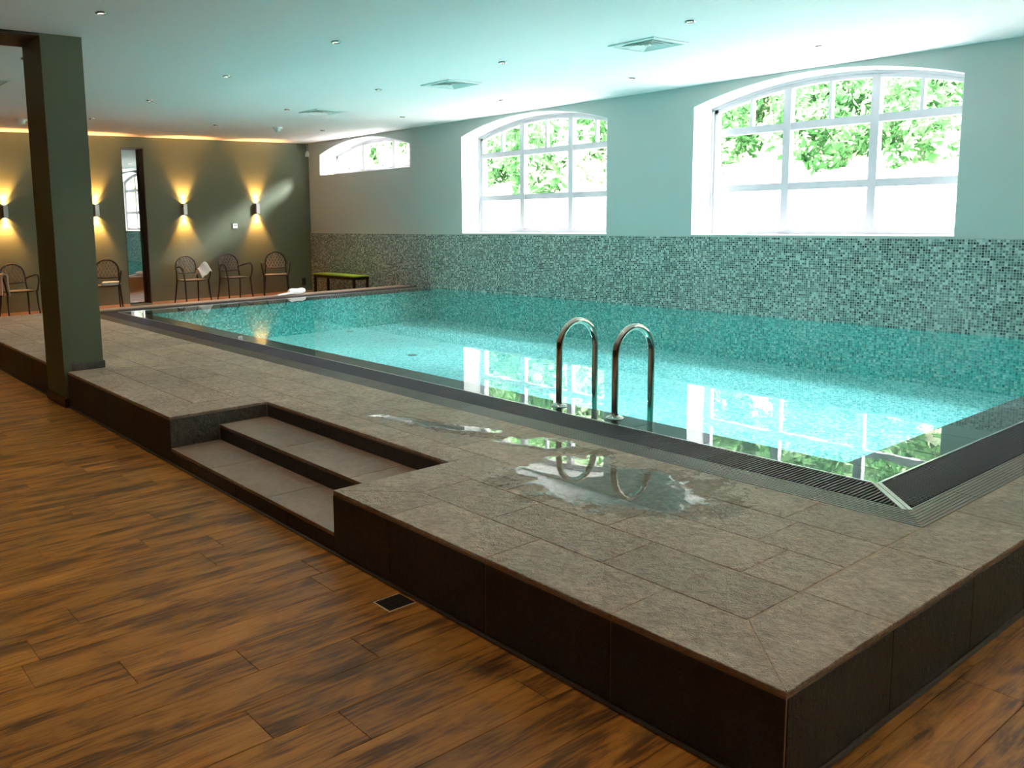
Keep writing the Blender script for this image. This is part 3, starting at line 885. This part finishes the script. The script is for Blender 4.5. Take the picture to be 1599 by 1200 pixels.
# ---- wall sconces with up and down light
def sconce(x, label):
    t = empty('wall_sconce', (x, YB, 1.715), label=label, cat='wall lamp', group='up and down wall sconces')
    w, d, h = .036, .095, .10
    b = B(); th = .004
    b.box(-w, -d, -h, w, -d + th, h); b.box(-w, -d + th, -h, -w + th, -.001, h); b.box(w - th, -d + th, -h, w, -.001, h)
    b.box(-w + th, -.006, -h, w - th, -.001, h)
    b.build('housing', MT['sconce_metal'], t)
    B().box(-w + th, -d + th, -.03, w - th, -.006, .03).build('core', MT['black_metal'], t)
    for sgn in (1, -1):
        B().lathe([(0, 0), (.022, .0), (.024, -.004 * sgn)], 0, -.055, .036 * sgn, 14).build('lens', MT['warmlens'], t)
        light('sconce_light', 'SPOT', (0, -.066, .082 * sgn), 110.0, (1.0, .46, .13), aim=(0, .10, sgn), parent=t,
              spot_size=radians(72), spot_blend=.8, shadow_soft_size=.006)
        light('sconce_light', 'SPOT', (0, -.045, .092 * sgn), 12.0, (1.0, .50, .16), aim=(0, .25, sgn), parent=t,
              spot_size=radians(130), spot_blend=.9, shadow_soft_size=.006)
sconce(1.40, 'white up and down wall lamp at the far left edge of the back wall')
sconce(2.875, 'up and down wall lamp just between pillar and tall mirror')
sconce(4.48, 'up and down wall lamp right of the mirror above the chair with draped towel')
sconce(5.965, 'up and down wall lamp nearest the corner, above the rightmost chair')
sconce(-.12, 'up and down wall lamp beyond the left edge of the picture'); sconce(-1.64, 'up and down wall lamp far beyond the left edge of the picture')

# thermostat and socket
t = empty('thermostat', (5.496, YB, 1.389), label='small white square thermostat on the green back wall', cat='thermostat')
B().box(-.045, -.026, -.045, .045, -.001, .045).build('housing', MT['white_pl'], t)
B().box(-.03, -.029, .0, .03, -.026, .03).build('display', plain('grey_display', (.4, .42, .4), .2), t)
t = empty('wall_socket', (6.98, YB, .225), label='black double wall socket low beside the corner', cat='socket')
B().box(-.04, -.014, -.075, .04, -.001, .075).build('plate', MT['socket'], t)
for z in (-.037, .037): B().lathe([(0, 0), (.02, 0), (.026, .004)], seg=16).build('outlet', MT['black_metal'], t, loc=(0, -.018, z)).rotation_euler = (radians(90), 0, 0)

# floor drain in the wooden floor
t = empty('floor_drain', (-.088, 1.585, 0), label='small square metal drain in the wood floor at the foot of the deck', cat='drain')
B().box(-.066, -.056, .0, .064, .056, .0012).build('frame', plain('pale_drain_frame', (.55, .42, .30), .5), t)
B().box(-.060, -.050, .0012, .062, .050, .002).build('plate', MT['drain'], t)
db = B()
for i in range(5):
    for j in range(4): db.lathe([(0, 0), (.006, 0), (.008, -.0005)], -.045 + .022 * i, -.034 + .022 * j, .0028, 8)
db.build('perforation', MT['black_metal'], t)

# ---- bench
t = empty('bench', (6.86, 12.78, 0), label='low black bench with a lime green top against the mosaic wall', cat='bench')
B().box(-.17, -.72, .428, .17, .72, .448).build('bench_top', MT['green_top'], t)
B().box(-.165, -.71, .375, .165, .71, .4275).build('apron', MT['black_metal'], t)
for sx in (-.145, .145):
    for sy in (-.68, .68): B().box(sx - .02, sy - .02, 0, sx + .02, sy + .02, .414).build('leg', MT['black_metal'], t)

# ---- chairs
def chair_parts(t):
    m = MT['black_metal']
    hw, dd = .215, .21
    # seat with rounded front
    pts = []
    for i in range(9):
        a = pi + pi * i / 8; pts.append((hw * cos(a) * 1.0, -dd * .55 + dd * .5 * sin(a)))
    pts += [(hw * .92, dd), (-hw * .92, dd)]
    B().prism(pts, 'z', .435, .447).build('seat', MT['chair_mesh'], t)
    fr = [Vector((p[0], p[1], .437)) for p in pts]
    B().tube(fr, .011, 6, closed=True).build('seat_frame', m, t, True)
    # backrest arch frame: leans back
    def lean(x, z): return (x, dd + .005 + (z - .44) * .14, z)
    bw, z0, z1 = .195, .55, .865
    ar = [lean(-bw, z0), lean(-bw, .66)]
    for i in range(0, 13):
        a = pi - pi * i / 12; ar.append(lean(bw * cos(a), .68 + (z1 - .68) * sin(a)))
    ar += [lean(bw, .66), lean(bw, z0)]
    B().tube(ar, .015, 6).build('back_frame', m, t, True)
    B().tube([lean(-bw, z0 + .01), lean(0, z0), lean(bw, z0 + .01)], .010, 6).build('back_rail', m, t, True)
    # lattice
    lb = B()
    def inside(x, z):
        if z < z0 or abs(x) > bw: return False
        if z <= .68: return True
        return (x / bw) ** 2 + ((z - .68) / (z1 - .68)) ** 2 < 1
    for sgn in (1, -1):
        for k in range(-9, 10):
            seg_ = []
            for s_ in range(61):
                z = z0 + (z1 - z0) * s_ / 60; x = k * .058 + sgn * (z - z0) * .55
                if inside(x, z): seg_.append((x, z))
            if len(seg_) > 4:
                a_, b_ = seg_[0], seg_[-1]; lb.tube([lean(*a_), lean(*b_)], .0075, 4)
    lb.build('lattice', MT['chair_mesh'], t)
    # arms and legs
    for sx in (-1, 1):
        arm = [lean(sx * bw, .62), (sx * .245, .15, .655), (sx * .268, .04, .675), (sx * .272, -.06, .690), (sx * .272, -.14, .680), (sx * .268, -.19, .635), (sx * .258, -.205, .56), (sx * .235, -.19, .44)]
        # smooth the arm polyline
        P = [Vector(p) for p in arm]; Q = []
        for i in range(len(P) - 1):
            p0 = P[max(i - 1, 0)]; p1 = P[i]; p2 = P[i + 1]; p3 = P[min(i + 2, len(P) - 1)]
            for s_ in range(4):
                u = s_ / 4; Q.append(.5 * ((2 * p1) + (-p0 + p2) * u + (2 * p0 - 5 * p1 + 4 * p2 - p3) * u * u + (-p0 + 3 * p1 - 3 * p2 + p3) * u ** 3))
        Q.append(P[-1])
        B().tube(Q, .0135, 7).build('arm', m, t, True)
        B().tube([(sx * .225, -.185, .445), (sx * .232, -.21, .2), (sx * .245, -.25, 0)], [.016, .014, .012], 7).build('leg', m, t, True)
        B().tube([lean(sx * bw, .56), (sx * .205, dd - .005, .44), (sx * .22, dd + .03, .2), (sx * .235, dd + .075, 0)], [.014, .016, .014, .012], 7).build('leg', m, t, True)
def copy_tree(o):
    r = o.copy(); COL.objects.link(r)
    for ch in o.children:
        c_ = ch.copy(); COL.objects.link(c_); c_.parent = r
    return r
chairs = [
    (4.37, 13.86, radians(2), 'bronze lattice armchair with the towel hanging from its arm, right of the mirror'),
    (1.40, 13.84, radians(4), 'lattice back armchair at the far left with a towel over its arm'),
    (2.80, 13.84, radians(-24), 'lattice back armchair just right of the pillar with a folded towel on its seat'),
    (5.22, 13.88, radians(0), 'empty lattice back armchair in the middle of the right-hand three'),
    (6.09, 13.88, radians(-28), 'empty lattice back armchair nearest the green bench and corner')]
first = None
for (x, y, rz, lb_) in chairs:
    if first is None:
        first = empty('armchair', (x, y, 0), rz); chair_parts(first); r = first
    else:
        r = copy_tree(first); r.location = (x, y, 0); r.rotation_euler = (0, 0, rz)
    tag(r, lb_, 'chair', 'metal armchairs along the back wall')

# ---- towels
def sheet(fn, nu, nv, th, m, name, loc, rz, label):
    """thick cloth from a surface function"""
    me = bpy.data.meshes.new(name); vs = [fn(i / nu, j / nv) for i in range(nu + 1) for j in range(nv + 1)]
    fs = [(i * (nv + 1) + j, (i + 1) * (nv + 1) + j, (i + 1) * (nv + 1) + j + 1, i * (nv + 1) + j + 1) for i in range(nu) for j in range(nv)]
    me.from_pydata(vs, [], fs); me.materials.append(m)
    for p in me.polygons: p.use_smooth = True
    o = link(name, me, None, loc, rz)
    s_ = o.modifiers.new('thick', 'SOLIDIFY'); s_.thickness = th; s_.offset = 0
    b_ = o.modifiers.new('sub', 'SUBSURF'); b_.levels = 1; b_.render_levels = 1
    return tag(o, label, 'towel', 'white towels')
def drape(w, la, lb, r, wob, flare=0.0):
    tot = la + pi * r + lb
    def fn(u, v):
        s_ = u * tot; x = (v - .5) * w
        if s_ < la: y, z = -r, -(la - s_)
        elif s_ < la + pi * r:
            a = pi - (s_ - la) / r; y, z = r * cos(a), r * sin(a)
        else: y, z = r, -(s_ - la - pi * r)
        dz = -z if z < 0 else 0
        y += (1 if y > 0 else -1) * flare * dz + wob * sin(v * 9 + u * 3) * min(1, dz * 6)
        x += wob * .6 * sin(u * 11 + v * 4)
        return (x, y, z)
    return fn
# over the left arm of the leftmost chair
sheet(drape(.30, .33, .30, .040, .008, .06), 20, 8, .022, MT['towel'], 'towel', (1.155, 13.76, .695), radians(94), 'thick white towel draped over the left arm of the leftmost chair')
def tent(u, v):
    x = (u - .5) * .22; y = (v - .5) * .30
    z = .10 - abs(v - .5) * .36 + .16 * (u - .3) - .30 * max(0, u - .78) + .012 * sin(9 * u + 5 * v)
    return (x, y, z)
sheet(tent, 14, 12, .016, MT['towel'], 'towel', (4.50, 13.70, .60), radians(10), 'creased white towel thrown over the arm of the chair right of the mirror')
t = empty('towel', (2.87, 13.78, .4475), radians(-24), label='white towel folded flat on the seat of the chair beside the pillar', cat='towel', group='white towels')
for k in range(2):
    me = bevel_box(.30 - .01 * k, .26, .026, MT['towel'], .010); link('fold', me, t, (0, 0, .0135 + .0275 * k))
t = empty('towel', (4.80, 11.06, H), radians(8), label='white towel rolled up on the stone edge at the far end of the pool', cat='towel', group='white towels')
rb = B(); pts = []
rb.tube([(-.02 + .31 * i / 8, .0, .052 + .004 * sin(i)) for i in range(9)], [.034, .050, .052, .050, .052, .051, .053, .050, .036], 14)
rb.build('roll', MT['towel'], t, True)
fb = B(); n = 9
for i in range(n):
    for j in range(5):
        u, v = i / (n - 1), j / 4
        fb.v.append((-.27 + .27 * u, -.07 + .13 * v + .02 * sin(5 * u), .006 + .034 * u * sin(pi * (.2 + .6 * v)) + .004 * sin(9 * u + 3 * v)))
for i in range(n - 1):
    for j in range(4): fb.f.append((i * 5 + j, (i + 1) * 5 + j, (i + 1) * 5 + j + 1, i * 5 + j + 1))
o = fb.build('loose_end', MT['towel'], t, True); s_ = o.modifiers.new('thick', 'SOLIDIFY'); s_.thickness = .012; s_.offset = 1

# ---- puddles on the deck
def pip(poly, x, y):
    """signed distance to polygon, negative inside"""
    d = 1e9; ins = False; n = len(poly)
    for i in range(n):
        ax, ay = poly[i]; bx, by = poly[(i + 1) % n]
        ex, ey = bx - ax, by - ay; wx, wy = x - ax, y - ay
        t_ = max(0, min(1, (wx * ex + wy * ey) / (ex * ex + ey * ey)))
        qx, qy = wx - ex * t_, wy - ey * t_; d = min(d, qx * qx + qy * qy)
        if (ay > y) != (by > y) and x < (bx - ax) * (y - ay) / (by - ay) + ax: ins = not ins
    return -sqrt(d) if ins else sqrt(d)
def puddle(poly, step, amp, freq, label, seed, crumbs=0.0):
    xs_ = [p[0] for p in poly]; ys_ = [p[1] for p in poly]; mg = .16
    x0, y0 = min(xs_) - mg, min(ys_) - mg; nx = int((max(xs_) + mg - x0) / step); ny = int((max(ys_) + mg - y0) / step)
    F = {}; vs = []; idx = {}
    for i in range(nx + 1):
        for j in range(ny + 1):
            x, y = x0 + i * step, y0 + j * step
            d = pip(poly, x, y)
            if d > .17 or x > RX0 - .004: continue
            f = d + amp * (noise.fractal(Vector((x * freq, y * freq, seed)), 1.0, 2.0, 4)) + crumbs * noise.noise(Vector((x * 42, y * 42, seed + 3)))
            F[(i, j)] = f
    fs = []
    def vid(k):
        if k not in idx:
            f = F.get(k, 1); z = H + .0012 + min(.0014, max(0, -f) * .10)
            idx[k] = len(vs); vs.append((x0 + k[0] * step, y0 + k[1] * step, z))
        return idx[k]
    for (i, j) in list(F):
        q = [(i, j), (i + 1, j), (i + 1, j + 1), (i, j + 1)]
        if all(k in F for k in q) and sum(F[k] for k in q) < 0: fs.append(tuple(vid(k) for k in q))
    o = link('puddle', mesh('puddle', vs, fs, MT['puddle'], True))
    return tag(o, label, 'puddle', 'puddles on the stone deck')
puddle([(.80, 1.80), (.99, 1.92), (1.14, 1.90), (1.30, 1.72), (1.27, 1.49), (1.26, 1.30), (1.24, 1.12), (1.12, .98), (.92, 1.00), (.76, 1.19), (.71, 1.44), (.68, 1.60)],
       .006, .11, 7, 'large mirror-like puddle on the stone tiles reflecting the ladder rails', 1.3, .05)
puddle([(.95, 3.25), (1.03, 2.90), (1.10, 2.62), (1.24, 2.42), (1.32, 2.46), (1.22, 2.72), (1.12, 2.95), (1.04, 3.26)],
       .006, .05, 9, 'narrow streak of water on the tiles behind the steps', 5.1, .03)
puddle([(1.10, 2.30), (1.20, 2.02), (1.34, 1.92), (1.44, 1.98), (1.38, 2.16), (1.26, 2.34)],
       .006, .07, 10, 'small broken puddle between the large puddle and the grate', 8.2, .05)

# ---- outside: garden wall, bank, shrubs
struct('ground', B().box(XW + WT, -14, .5, 30, 34, .95), MT['ground'])
bank = B(); bank.prism([(10.9, .95), (30, .95), (30, 9.5), (15.5, 4.2), (10.9, 1.7)], 'y', -14, 34)
struct('earth_bank', bank, MT['soil'])
gw = B().box(10.55, -14, .95, 10.85, 34, 1.80).build('garden_wall', MT['gardenwall']); tag(gw, 'low white garden wall outside the arched windows', 'wall'); gw['kind'] = 'structure'
def foliage_mesh(n, rx, ry, rz_, size, m, seed):
    rnd = random.Random(seed); vs = []; fs = []
    for i in range(n):
        u = rnd.uniform(-1, 1); a = rnd.uniform(0, 2 * pi); rr = rnd.uniform(.55, 1) ** .5
        s_ = sqrt(1 - u * u)
        c0 = Vector((rx * rr * s_ * cos(a), ry * rr * s_ * sin(a), rz_ * rr * u))
        c0 += Vector((noise.noise(c0 * 2.2 + Vector((seed, 0, 0))), noise.noise(c0 * 2.2 + Vector((0, seed, 0))), noise.noise(c0 * 2.2 + Vector((0, 0, seed))))) * .35
        d = Vector((rnd.gauss(0, 1), rnd.gauss(0, 1), rnd.gauss(0, 1))).normalized(); e = d.cross(Vector((rnd.gauss(0, 1), rnd.gauss(0, 1), rnd.gauss(0, 1)))).normalized()
        L = size * rnd.uniform(.7, 1.4); W = L * .42; k = len(vs)
        f_ = d.cross(e) * L * .12
        vs += [tuple(c0 - d * L / 2), tuple(c0 - e * W / 2 + f_), tuple(c0 + d * L / 2), tuple(c0 + e * W / 2 + f_)]
        fs += [(k, k + 1, k + 2), (k, k + 2, k + 3)]
    return mesh('foliage', vs, fs, m)
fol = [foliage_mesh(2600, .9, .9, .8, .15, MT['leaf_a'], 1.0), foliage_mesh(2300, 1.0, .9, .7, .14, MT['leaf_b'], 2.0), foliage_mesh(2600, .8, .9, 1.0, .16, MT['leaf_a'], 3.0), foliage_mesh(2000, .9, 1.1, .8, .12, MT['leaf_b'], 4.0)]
rs = random.Random(11)
def foliage_field(name, spots, kinds, label):
    """undergrowth nobody could count: one mesh per leaf tone"""
    import numpy as np
    V = []; F = []; off = 0
    for (x, y, z, k, s_, an) in spots:
        if k not in kinds: continue
        me = fol[k]; n = len(me.vertices); co = np.empty(n * 3); me.vertices.foreach_get('co', co); co = co.reshape(-1, 3) * s_
        ca, sa = cos(an), sin(an); R_ = np.array([[ca, sa, 0], [-sa, ca, 0], [0, 0, 1]]); co = co @ R_ + np.array([x, y, z + .9 * s_])
        m_ = len(me.polygons); ix = np.empty(m_ * 3, dtype=np.int64); me.polygons.foreach_get('vertices', ix); V.append(co); F.append(ix.reshape(-1, 3) + off); off += n
    V = np.concatenate(V); F = np.concatenate(F)
    me = bpy.data.meshes.new(name); me.vertices.add(len(V)); me.vertices.foreach_set('co', V.ravel())
    me.loops.add(F.size); me.loops.foreach_set('vertex_index', F.ravel().astype(np.int32))
    me.polygons.add(len(F)); me.polygons.foreach_set('loop_start', np.arange(0, F.size, 3, dtype=np.int32))
    me.materials.append(fol[kinds[0]].materials[0]); me.update(calc_edges=True); me.validate()
    o = link(name, me); o['kind'] = 'stuff'; return tag(o, label, 'foliage')
spots = []
for row, (x, z) in enumerate(((11.9, 1.75), (13.6, 2.9), (15.4, 4.0), (17.6, 4.9), (20.5, 6.0))):
    y = -9 + row
    while y < 31:
        k = rs.choice((0, 1, 2, 3, 1, 0)) if row < 2 else rs.choice((0, 1, 1, 3))  # upper rows get more pale leaves, their stronger light put into colour
        spots.append((x + rs.uniform(-.2, .4), y, z + rs.uniform(-.1, .3), k, rs.uniform(.9, 1.35) * (1 + .18 * row), rs.uniform(0, 6)))
        y += rs.uniform(1.5, 2.3) * (1 + .12 * row)
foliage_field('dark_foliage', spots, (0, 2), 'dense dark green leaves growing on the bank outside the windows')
foliage_field('pale_foliage', spots, (1, 3), 'pale leaves, sun highlights put into their colour, growing on the bank outside the windows')
# dry twiggy plant behind the middle window
tw = empty('dry_plant', (9.2, 8.6, .95), label='small dry brown twiggy plant outside the middle window', cat='plant')
tb = B()
for k in range(46):
    a = rs.uniform(0, 2 * pi); l_ = rs.uniform(.35, .75); q = rs.uniform(.1, .5)
    tb.tube([(0, 0, 0), (q * .4 * cos(a), q * .4 * sin(a), l_ * .6), (q * cos(a), q * sin(a), l_)], [.006, .004, .002], 4)
tb.build('twigs', plain('dry_brown_twig', (.20, .12, .05), .9), tw)
tl = B()
for k in range(160):
    a = rs.uniform(0, 2 * pi); q = rs.uniform(.02, .4); h_ = rs.uniform(.25, .75); c0 = Vector((q * cos(a), q * sin(a), h_)); d = Vector((rs.gauss(0, 1), rs.gauss(0, 1), rs.gauss(0, 1))).normalized() * .03; e = d.orthogonal() * .6
    tl.quad(tuple(c0 - d), tuple(c0 - e), tuple(c0 + d), tuple(c0 + e))
tl.build('dry_leaves', plain('dry_tan_leaf', (.34, .20, .09), .9), tw)
for (x, y, h_, tl_) in ((13.2, 3.2, 6.5, 'slender pale trunked tree outside the nearest large window'), (14.3, 9.5, 7.2, 'slender pale trunked tree outside the right side of the middle window'), (13.0, 16.5, 6.0, 'slender pale trunked tree outside the small high window'), (15.0, 12.5, 8.0, 'tall pale trunked tree outside the left side of the middle window'), (14.6, -1.0, 7, 'slender pale trunked tree beyond the right edge of the picture')):
    t = empty('tree', (x, y, 1.9 + (x - 11) * .5), label=tl_, cat='tree', group='slender trees on the bank')
    B().tube([(0, 0, -.3), (.1, .05, h_ * .4), (-.05, .15, h_)], [.13, .09, .03], 8).build('trunk', MT['bark'], t, True)
    for q in range(5):
        o = link('foliage', fol[q % 4], t, (rs.uniform(-1, 1), rs.uniform(-1.2, 1.2), h_ * .55 + q * .6)); o.scale = (1.2, 1.2, 1.0)

# ---- lights inside
# added unseen underwater lamps in the near basin wall, brightening the pool
def added_pool_lamp(x, y, aim, rz, lb_):
    t = empty('added_pool_lamp', (x, y, -.05), rz, label='added round underwater lamp, %s in the near basin wall' % lb_, cat='lamp', group='added underwater lamps')
    B().lathe([(.10, 0), (.105, .008), (.085, .014), (.08, .006)], seg=20).build('ring', MT['chrome'], t, True).rotation_euler = (0, radians(90), 0)
    light('added_pool_light', 'AREA', (.03, 0, 0), 8.0, (.75, 1.0, .97), aim=(1, 0, 0), parent=t, shape='DISK', size=.16)
for y, lb_ in ((2.2, 'rightmost'), (4.3, 'second from the right'), (6.4, 'third from the right'), (8.5, 'leftmost')): added_pool_lamp(LX1 + .001, y, (1, 0, 0), 0, lb_)
# spots of the ceiling downlights (also the rows to the left, outside the frame)
for x in (-4.0, -1.9, .16, 2.13, 4.06, 6.03):
    for y in (-1.1, 1.05, 3.2, 5.34, 7.45, 9.62, 11.9):
        light('downlight_beam', 'SPOT', (x, y, CEIL - .03), 26.0 if x < 1 else (26.0 if y > 9 else 9.0), (1.0, .82, .62), aim=(0, 0, -1), spot_size=radians(84), spot_blend=.8, shadow_soft_size=.03)
